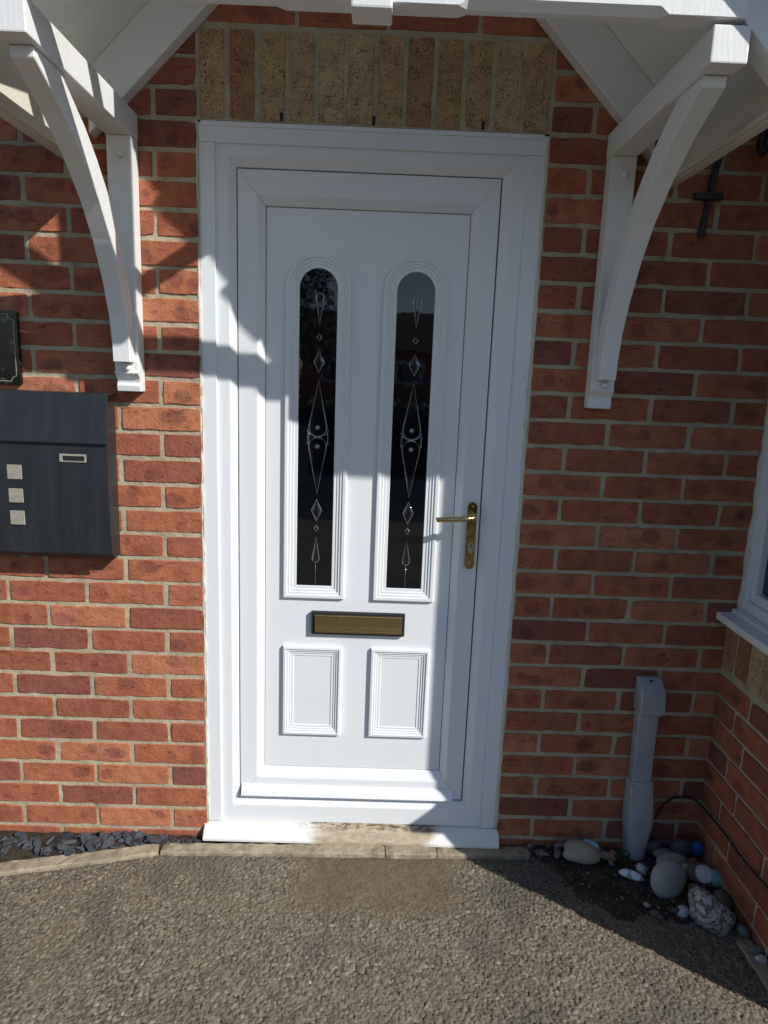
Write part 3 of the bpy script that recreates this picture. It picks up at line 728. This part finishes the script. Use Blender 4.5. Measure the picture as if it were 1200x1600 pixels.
# ------------------------------------------------------------------ slate chips (left)
def chip_mesh(seed):
    rg = random.Random(seed); n = rg.randint(5, 7); a = [2*math.pi*(i+rg.uniform(-.3, .3))/n for i in range(n)]; el = rg.uniform(.45, .8)
    P = [(math.cos(t)*rg.uniform(.75, 1.1), math.sin(t)*el*rg.uniform(.75, 1.1)) for t in a]; th = rg.uniform(.10, .2)
    V = [(x, y, -th+rg.uniform(-.03, .03)) for x, y in P]+[(x*.96, y*.96, th+rg.uniform(-.08, .08)) for x, y in P]
    F = [tuple(range(n)), tuple(range(n, 2*n))]+[(i, (i+1) % n, n+(i+1) % n, n+i) for i in range(n)]
    return mesh('slate_chip', V, F)
chips = [chip_mesh(i) for i in range(10)]
rg = random.Random(5); placed = 0
for i in range(118):
    x = -.92+.90*(i/117)+rg.uniform(-.012, .012)
    ky = (-.084+.046+.239*(x+.126)) if x < -.126 else (-.084+.044+.03*(x+.126))
    gap = -ky
    if x > -.03 and False: continue
    y = ky+gap*rg.uniform(.06, .88) if gap > .03 else ky+gap*.5
    s = rg.uniform(.015, .030) if x < -.16 else rg.uniform(.009, .015)
    o = link('slate_chip', chips[rg.randrange(10)], M_SLATE, None, (x, min(y, -s*.55-.002), -.026+rg.uniform(0, .012)*(1 if x < -.16 else .45)))
    o.rotation_euler = (rg.uniform(-.75, .9), rg.uniform(-.5, .5), rg.uniform(0, 6.28)); o.scale = (s, s*rg.uniform(.8, 1.1), s*rg.uniform(.6, 1.0))
    tag(o, 'dark grey slate chip in the strip between brick wall and kerb', 'slate', 'slate chips along the wall')

# ------------------------------------------------------------------ pebbles (right)
def pebble_mesh(seed, dims, angular=0., sub=3, amp=.7):
    bm = bmesh.new(); bmesh.ops.create_icosphere(bm, subdivisions=sub, radius=1); rg = random.Random(seed)
    wv_ = [(Vector((rg.gauss(0, 1), rg.gauss(0, 1), rg.gauss(0, 1))).normalized(), rg.uniform(.04, .13)*amp) for _ in range(6)]
    cuts = [(Vector((rg.gauss(0, 1), rg.gauss(0, 1), rg.gauss(0, .8))).normalized(), rg.uniform(.62, .85)) for _ in range(int(angular*9))]
    for v in bm.verts:
        p = v.co.copy(); r = 1
        for d, a in wv_: r += a*math.sin(2.1*p.dot(d)+a*40)
        for d, c in cuts:
            t = p.dot(d)*r
            if t > c: r *= c/t
        v.co = Vector((p.x*r*dims[0], p.y*r*dims[1], p.z*r*dims[2]))
    for f in bm.faces: f.smooth = True
    me = bpy.data.meshes.new('pebble'); bm.to_mesh(me); bm.free(); return me
GREY = ((.30, .29, .26), (.22, .21, .19))
# name, x, y, (half sizes), z-centre, rotation, material, label, category
PEB = [
 ('pebble', 1.106, -.070, (.053, .030, .028), .000, (.25, .10, -.22), mat_stone('banded_pebble', (.36, .33, .25), (.27, .24, .17), kind='band'), 'large striped beige pebble at the left end of the stone pile'),
 ('painted_stone', 1.172, -.030, (.028, .018, .016), .005, (.2, .3, -.5), mat_stone('pale_blue_paint', (.10, .12, .14), (.14, .16, .18), paint=[((.38, .62, .72), (.0, -.01, .012), .024)]), 'small dark stone with pale blue paint behind the striped beige pebble'),
 ('pebble', 1.078, -.022, (.015, .012, .009), -.004, (0, 0, 0), mat_stone('mauve_stone', (.24, .20, .21), (.18, .15, .16)), 'tiny mauve pebble against the wall behind the striped beige pebble'),
 ('pebble', 1.183, -.058, (.008, .006, .005), -.014, (0, 0, 0), mat_stone('ivory_stone', (.50, .44, .33), (.4, .35, .26)), 'tiny ivory pebble between striped pebble and blue painted stone'),
 ('pebble', 1.216, -.055, (.024, .014, .009), -.013, (.1, .1, -.3), mat_stone('tan_stone', (.33, .25, .14), (.25, .18, .10)), 'flat tan pebble left of the grey cable cover'),
 ('pebble', 1.240, -.044, (.010, .009, .009), -.010, (0, .2, 0), mat_stone('terracotta_stone', (.38, .15, .09), (.3, .11, .07)), 'small terracotta coloured pebble beside the flat tan pebble'),
 ('quartz_stone', 1.303, -.112, (.024, .015, .017), -.012, (.2, .3, .2), mat_stone('white_quartz', (.55, .54, .58), (.36, .36, .40), 60), 'white angular stone at the foot of the grey cable cover', .8),
 ('painted_stone', 1.262, -.130, (.034, .010, .011), -.012, (.1, .15, -.25), mat_stone('white_pale_paint', (.40, .44, .46), (.30, .34, .36), paint=[((.72, .76, .80), (.014, -.004, .004), .016), ((.70, .78, .80), (-.020, -.004, .004), .012)]), 'narrow white painted stone lying on the tarmac in front of the cable cover'),
 ('pebble', 1.398, -.052, (.032, .020, .014), -.006, (.1, .0, .1), mat_stone('olive_stone', (.30, .26, .15), (.21, .18, .10)), 'olive brown oval pebble right of the cable cover'),
 ('pebble', 1.442, -.046, (.036, .026, .040), .010, (.1, .2, .2), mat_stone('charcoal_stone', (.075, .078, .085), (.05, .052, .058)), 'large charcoal pebble leaning on the wall near the corner'),
 ('pebble', 1.368, -.028, (.024, .018, .022), .004, (.0, .3, .2), mat_stone('charcoal_stone_two', (.09, .09, .10), (.06, .06, .068)), 'small charcoal pebble squeezed between cable cover and olive pebble'),
 ('painted_stone', 1.486, -.046, (.031, .022, .029), .014, (.2, .1, .3), mat_stone('blue_paint', (.035, .05, .06), (.05, .06, .07), paint=[((.03, .085, .36), (-.004, -.012, .006), .027), ((.30, .42, .56), (.024, -.01, .008), .010)]), 'deep blue painted stone in the corner of the walls'),
 ('pebble', 1.463, -.090, (.020, .015, .022), -.004, (.3, .2, 0), mat_stone('dark_red_stone', (.22, .06, .055), (.15, .045, .04)), 'dark red stone under the blue painted stone'),
 ('pebble', 1.404, -.088, (.038, .024, .018), -.004, (.25, 0, .1), mat_stone('pale_grey_stone', (.36, .34, .30), (.29, .27, .24)), 'pale grey flat pebble behind the big round grey one'),
 ('pebble', 1.350, -.172, (.042, .020, .044), .010, (-.45, .12, .1), mat_stone('round_grey_stone', (.37, .355, .33), (.31, .295, .27), 14), 'big round light grey pebble standing at the front of the pile'),
 ('pebble', 1.428, -.126, (.018, .014, .021), -.004, (.1, .3, .3), mat_stone('cream_stone', (.40, .37, .29), (.31, .28, .22)), 'small cream pebble between round grey and white painted stones'),
 ('painted_stone', 1.470, -.142, (.044, .026, .022), .000, (.15, .12, -.2), mat_stone('white_teal_paint', (.12, .11, .085), (.16, .14, .11), paint=[((.62, .60, .66), (-.006, -.016, .022), .026), ((.24, .44, .47), (.036, -.014, .014), .026)]), 'stone painted pale white on top, right of the big round grey pebble'),
 ('pebble', 1.484, -.222, (.026, .030, .022), -.004, (.1, .1, .3), mat_stone('brown_stone', (.13, .10, .075), (.09, .07, .055)), 'smooth dark brown pebble beside the side wall'),
 ('pebble', 1.432, -.176, (.018, .014, .011), -.012, (0, .1, .2), mat_stone('tan_stone_two', (.24, .18, .11), (.18, .135, .085)), 'small tan pebble below the pale white painted stone'),
 ('granite_rock', 1.425, -.292, (.074, .040, .046), .004, (-.25, .42, -.25), mat_stone('speckled_granite', (.47, .45, .42), (.10, .095, .09), kind='granite'), 'large speckled granite rock at the front right of the pile', .75),
 ('pebble', 1.358, -.262, (.015, .012, .012), -.018, (0, 0, .2), mat_stone('white_pebble', (.52, .50, .50), (.42, .40, .40)), 'small white pebble alone in front of the round grey one'),
 ('pebble', 1.488, -.330, (.015, .015, .013), -.014, (0, 0, .2), mat_stone('slate_grey_pebble', (.17, .18, .185), (.12, .13, .135)), 'slate grey pebble right of the granite rock'),
 ('pebble', 1.492, -.385, (.016, .014, .010), -.018, (0, 0, .4), mat_stone('mid_grey_pebble', (.20, .195, .17), (.15, .145, .13)), 'mid grey pebble behind the dark edging strip by side wall'),
 ('pebble', 1.492, -.415, (.014, .010, .009), -.016, (0, .2, 0), mat_stone('chalk_pebble', (.60, .57, .52), (.5, .47, .42)), 'small chalky white pebble behind the dark edging strip'),
]
for i, t in enumerate(PEB):
    nm, x, y, dm, z, rot, mt, lab = t[:8]; ang = t[8] if len(t) > 8 else 0
    o = link(nm, pebble_mesh(100+i, [q*1.16 for q in dm], ang, 3, .5 if 'round' in lab else 1.25), mt, None, (x, y, z)); o.rotation_euler = rot
    tag(o, lab, 'stone', 'stones in the corner bed')
rg = random.Random(77); V = []; F = []
for i in range(1500):
    if i < 500: x, y = rg.uniform(.95, XB-.01), rg.uniform(-.07, -.008)
    else: x, y = rg.gauss(1.30, .17), rg.gauss(-.17, .11)
    if x > XB-.01 or y > -.006 or y < -.5 or x < .92: continue
    r = rg.uniform(.0012, .0036); k = len(V); z = -.026+rg.uniform(0, .004)
    P6 = [(1, 0, 0), (-.5, .87, 0), (-.5, -.87, 0), (.1, .1, .8), (0, 0, -.8)]
    a = rg.uniform(0, 6.28); ca, sa = math.cos(a), math.sin(a)
    V += [(x+r*(p[0]*ca-p[1]*sa)*rg.uniform(.7, 1.2), y+r*(p[0]*sa+p[1]*ca)*rg.uniform(.7, 1.2), z+r*p[2]) for p in P6]
    F += [tuple(k+q for q in f) for f in ((0, 1, 3), (1, 2, 3), (2, 0, 3), (1, 0, 4), (2, 1, 4), (0, 2, 4))]
def mat_grit():
    t = NT('grit'); g = t.add('ShaderNodeNewGeometry').outputs['Random Per Island']
    return t.done(t.cramp(g, [(0, (.05, .045, .04)), (.6, (.14, .12, .095)), (.9, (.28, .25, .21)), (1, (.5, .47, .43))]), .9)
gme = bpy.data.meshes.new('grit'); gme.from_pydata(V, [], F); gme.update()
tag(link('grit', gme, mat_grit()), 'fine loose grit over the soil in the corner', 'grit', kind='stuff')
small = [pebble_mesh(300+i, (1, .8, .6), .4*(i % 2), 2) for i in range(6)]
sm_m = [mat_stone('bed_stone', (.19, .165, .13), (.12, .105, .085)), mat_stone('bed_stone_dark', (.10, .095, .09), (.07, .066, .062)), mat_stone('bed_stone_pale', (.36, .32, .26), (.27, .24, .2))]
smm = [[(lambda m: (m.materials.append(mm), m)[1])(me.copy()) for mm in sm_m] for me in small]
rg = random.Random(21)
for i in range(58):
    if i < 28: x, y = rg.uniform(.985, XB-.02), rg.uniform(-.055, -.012)
    else:
        x, y = rg.gauss(1.37, .10), rg.gauss(-.17, .085)
        if x > XB-.015 or y > -.01 or y < -.42 or x < 1.0: x, y = rg.uniform(1.40, XB-.02), rg.uniform(-.38, -.03)
    s = rg.choice((.0045, .006, .008, .011, .015)) * (1 if i < 50 else 1.2)
    o = link('small_stone', smm[rg.randrange(6)][rg.choice((0, 0, 1, 1, 1, 2))], None, None, (x, y, -.021+s*.45+rg.uniform(-.002, .003)))
    o.rotation_euler = (rg.uniform(-.5, .5), rg.uniform(-.5, .5), rg.uniform(0, 6.28)); o.scale = (s, s*rg.uniform(.7, 1.1), s*rg.uniform(.7, 1.))
    tag(o, 'tiny loose stone in the soil around the pebble pile', 'stone', 'tiny stones in the corner soil')

# ------------------------------------------------------------------ cable cover and cable
cc = tag(empty('cable_cover', (1.315, 0, -.03)), 'grey plastic cable cover fixed upright at the foot of the wall', 'cable cover')
def rrect(x0, x1, y0, y1, z, r, n=3):
    P = []
    for (cx, cy, a0) in ((x1-r, y0+r, -math.pi/2), (x1-r, y1-.0005, 0), (x0+r, y1-.0005, math.pi), (x0+r, y0+r, math.pi)):
        if cy > (y0+y1)/2: P.append((x1 if cx > (x0+x1)/2 else x0, y1, z)); continue
        for k in range(n+1):
            a = a0+math.pi/2*k/n; P.append((cx+r*math.cos(a), cy+r*math.sin(a), z))
    return P
def secloft(name, secs, parent, mat=M_GREYP):
    rings = []
    for (z, x0, x1, d, r, lean) in secs:
        # order: left front corner, right front corner, right back, left back
        P = []
        for (cx, cy, a0) in ((x0+r, -d+r, math.pi), (x1-r, -d+r, 1.5*math.pi)):
            P += [(cx+r*math.cos(a0+math.pi/2*k/4), cy+r*math.sin(a0+math.pi/2*k/4), z) for k in range(5)]
        P += [(x1, -.001, z), (x0, -.001, z)]
        rings.append(P)
    V, F = loft(rings, True, True, True); V, c = origin_fix(V)
    return link(name, smooth_by_angle(mesh(name, V, F), 35), mat, parent, c)
cap = secloft('end_cap', [(.551, 1.268, 1.336, .010, .003, 0), (.549, 1.267, 1.337, .016, .004, 0), (.520, 1.267, 1.339, .052, .005, 0), (.456, 1.267, 1.342, .056, .005, 0), (.453, 1.268, 1.341, .055, .004, 0)], cc)
box('cap_lip', 1.280, 1.331, -.05, -.03, .446, .4535, M_GREYP, cap, .001, 1)
tube('cap_screw', [(1.303, -.018, .545), (1.303, -.024, .542)], .0042, M_GASKET, cap, 10)
secloft('channel', [(.4525, 1.273, 1.332, .036, .004, 0), (.30, 1.275, 1.333, .036, .004, 0), (.222, 1.276, 1.334, .036, .004, 0)], cc)
boot = secloft('boot', [(.228, 1.271, 1.339, .042, .005, 0), (.212, 1.271, 1.340, .044, .006, 0), (.150, 1.271, 1.345, .054, .008, 0), (.098, 1.272, 1.348, .060, .010, 0), (.075, 1.274, 1.347, .062, .020, 0), (.02, 1.281, 1.344, .058, .026, 0), (-.035, 1.285, 1.341, .055, .026, 0)], cc)
for x in (1.2745, 1.3355): tube('boot_screw', [(x, -.040, .219), (x, -.047, .219)], .004, M_STEEL, boot, 8)
cab = tube('black_cable', smooth_path([(1.352, -.05, .115), (1.375, -.028, .135), (1.41, -.012, .156), (1.443, -.008, .162), (1.48, -.012, .158), (1.499, -.045, .150), (1.502, -.158, .153), (1.501, -.279, .152), (1.502, -.385, .158), (1.501, -.57, .15), (1.52, -.60, .13)], 6), .0034, M_CABLE, None, 7)
tag(cab, 'thin black cable looping from the cable cover along the side wall', 'cable')

# ------------------------------------------------------------------ mailbox and plaque (left)
mb = tag(empty('mailbox', (-.43, 0, .86)), 'dark grey steel mailbox with three small square windows on the wall', 'mailbox')
BX0, BX1 = -.625, -.2375
prism('mailbox_body', [(-.002, .872), (-.040, .866), (-.066, .893), (-.066, 1.295), (-.002, 1.285)], 'x', BX0, BX1, M_BOX, mb, .0015)
def sheet(name, prof, x0, x1, th, mat, parent):
    P = smooth_path([(0, a, b) for a, b in prof], 6); front = [(p.y, p.z) for p in P]; back = [(p.y+th, p.z) for p in reversed(P)]
    return prism(name, front+back, 'x', x0, x1, mat, parent, 0)
dr = sheet('mailbox_front', [(-.0745, .888), (-.079, .96), (-.081, 1.05), (-.080, 1.13), (-.077, 1.194)], BX0-.004, BX1+.0045, .0035, M_BOX, mb)
sheet('mailbox_lid', [(-.0865, 1.190), (-.083, 1.225), (-.078, 1.27), (-.072, 1.312), (-.066, 1.318)], BX0-.006, BX1+.0075, .004, M_BOX, mb)
box('lid_top', BX0-.006, BX1+.0075, -.066, -.002, 1.3155, 1.3195, M_BOX, mb, .001, 1)
for z0, z1 in ((1.088, 1.1265), (1.025, 1.063), (.9645, 1.003)):
    q = box('square_window', -.4985, -.4600, -.0822, -.078, z0, z1, M_STEEL, dr, .001, 1)
np_ = box('name_plate', -.359, -.2885, -.0828, -.079, 1.1385, 1.160, M_STEEL, dr, .001, 1)
box('name_slot', -.349, -.2925, -.0834, -.0815, 1.1425, 1.1555, M_GASKET, dr, .0006, 1)
pq = tag(empty('house_plaque', (-.58, 0, 1.33)), 'black marbled stone plaque with thin cream border at the left edge', 'plaque')
st = []
for (cx, cz, a0) in ((-.486, 1.338, -90), (-.486, 1.518, 0), (-.676, 1.518, 90), (-.676, 1.338, 180)):
    st += [(cx+.006*math.cos(R(a0+90*k/4)), cz+.006*math.sin(R(a0+90*k/4))) for k in range(5)]
prism('plaque_slab', st, 'y', -.014, -.002, M_MARBLE, pq, .0015, 2)
bx0, bx1, bz0, bz1, nr = -.668, -.4905, 1.3415, 1.5145, .014
bp = []
for (cx, cz, a0, a1) in ((bx1, bz0, 180, 90), (bx1, bz1, 270, 180), (bx0, bz1, 360, 270), (bx0, bz0, 90, 0)):
    bp += [(cx+nr*math.cos(R(a0+(a1-a0)*k/6)), -.0142, cz+nr*math.sin(R(a0+(a1-a0)*k/6))) for k in range(7)]
tube('border_line', bp, .0009, M_GILT, pq, 4, closed=True)

# ------------------------------------------------------------------ hanging basket bracket (right)
hb = tag(empty('hanging_basket_bracket', (1.305, 0, 1.77)), 'black iron hanging basket bracket with cross bar beside the canopy', 'bracket')
def flatbar(name, pts, w, th, parent):
    P = smooth_path(pts, 6); rings = []
    for i, p in enumerate(P):
        ww = w(i/(len(P)-1)) if callable(w) else w
        d = (P[min(i+1, len(P)-1)]-P[max(i-1, 0)]).normalized(); side = d.cross(Vector((0, 1, 0))).normalized(); nrm = side.cross(d)
        rings.append([tuple(p+side*a*ww+nrm*b*th) for a, b in ((-.5, -.5), (.5, -.5), (.5, .5), (-.5, .5))])
    V, F = loft(rings, True, True, True); V, c = origin_fix(V); return link(name, bevel_mesh(mesh(name, V, F), .0006, 1), M_BLACK, parent, c)
flatbar('back_bar', [(1.299, -.007, 1.776), (1.300, -.007, 1.800), (1.306, -.008, 1.86), (1.313, -.012, 1.93), (1.325, -.022, 1.99), (1.345, -.040, 2.03)], lambda t: .021 if t < .06 else (.020-.03*(t-.06) if t < .25 else .0145), .006, hb)
box('cross_bar', 1.266, 1.340, -.0175, -.0045, 1.8635, 1.8805, M_BLACK, hb, .003, 2)
sc = [(1.345, -.040, 2.03), (1.372, -.06, 2.045), (1.392, -.07, 2.02), (1.389, -.07, 1.985), (1.396, -.07, 1.962), (1.405, -.07, 1.985), (1.412, -.07, 2.018), (1.432, -.075, 2.018), (1.450, -.08, 1.99), (1.475, -.09, 1.975)]
tube('scroll_arm', smooth_path(sc, 8), .0095, M_BLACK, hb, 8)

# ------------------------------------------------------------------ across the street, then an added hedge (only as reflections in the glass)
def mat_leaf():
    t = NT('leaf'); oi = t.add('ShaderNodeNewGeometry').outputs['Random Per Island']
    return t.done(t.cramp(oi, [(0, (.02, .035, .012)), (.6, (.045, .07, .02)), (1, (.08, .11, .035))]), .6)
M_LEAF = mat_leaf(); M_BARK = mat_plain('bark', (.09, .065, .045), .95)
tr = tag(empty('street_tree', (-3.0, -26, GZ)), 'dark leafy tree across the street, reflected in the left door glass', 'tree')
tube('trunk', [(-3, -26, -.05), (-2.95, -26, 1.2), (-3.05, -26.05, 2.6), (-3, -26, 4.2)], [.22, .17, .13, .07], M_BARK, tr, 10)
rg = random.Random(3); V = []; F = []
cl = [(Vector((-3+rg.gauss(0, 1.0), -26+rg.gauss(0, 1.0), 4.2+rg.gauss(0, 1.5))), rg.uniform(.5, 1.0)) for _ in range(38)]
for c, r in cl:
    for k in range(110):
        d = Vector((rg.gauss(0, 1), rg.gauss(0, 1), rg.gauss(0, 1))).normalized()*r*rg.uniform(.5, 1.05); p = c+d
        a = Vector((rg.gauss(0, 1), rg.gauss(0, 1), rg.gauss(0, 1))).normalized()*.11; b = a.cross(Vector((rg.gauss(0, 1), rg.gauss(0, 1), rg.gauss(0, 1)))).normalized()*.06
        n = len(V); V += [p-a, p+b, p+a, p-b]; F.append((n, n+1, n+2, n+3))
me = bpy.data.meshes.new('crown'); me.from_pydata(V, [], F); me.update(); link('crown', me, M_LEAF, tr)
oh = tag(empty('opposite_house', (4.5, -40, GZ)), 'low red brick house across the street, reflected in the right door glass', 'house')
box('wall', -4, 13, -44, -38, -.05, 2.7, M_BRICK, oh, 0)
V = [(-4.4, -37.6, 2.7), (13.4, -37.6, 2.7), (13.4, -44.4, 2.7), (-4.4, -44.4, 2.7), (-4.4, -41, 5.2), (13.4, -41, 5.2)]
link('roof', mesh('roof', V, [(0, 1, 5, 4), (2, 3, 4, 5), (0, 4, 3), (1, 2, 5), (0, 3, 2, 1)]), M_TILE, oh)
for x in (-2, 2.2, 7, 10.5):
    w = box('window', x-.8, x+.8, -38.02, -37.94, .9, 2.2, M_UPVC, oh, 0); box('pane', x-.7, x+.7, -37.93, -37.925, 1.0, 2.1, M_GLASS2, w, 0)
box('door', 4.3, 5.2, -38.02, -37.94, 0, 2.05, M_UPVC, oh, 0)

hg = tag(empty('added_hedge', (-1.0, -6.0, GZ)), 'added dark green hedge out of view, darkening the reflection in the door glass', 'hedge')  # hedge added behind the camera to give the panes a dark reflection
box('hedge_core', -4.4, 2.4, -6.35, -5.65, -.05, 1.02, M_DARKW, hg, .05, 1)
rg = random.Random(9); V = []; F = []
for k in range(9000):
    x = rg.uniform(-4.5, 2.5); f = rg.random()
    y, z = (-5.64+rg.gauss(0, .04), rg.uniform(0, 1.05)) if f < .6 else ((-6.36+rg.gauss(0, .04), rg.uniform(0, 1.05)) if f < .75 else (rg.uniform(-6.35, -5.65), 1.04+rg.gauss(0, .035)))
    p = Vector((x, y, z)); a = Vector((rg.gauss(0, 1), rg.gauss(0, 1), rg.gauss(0, 1))).normalized()*.035; b = a.cross(Vector((rg.gauss(0, 1), rg.gauss(0, 1), rg.gauss(0, 1)))).normalized()*.02
    n = len(V); V += [p-a, p+b, p+a, p-b]; F.append((n, n+1, n+2, n+3))
me = bpy.data.meshes.new('foliage'); me.from_pydata(V, [], F); me.update(); link('foliage', me, M_LEAF, hg)
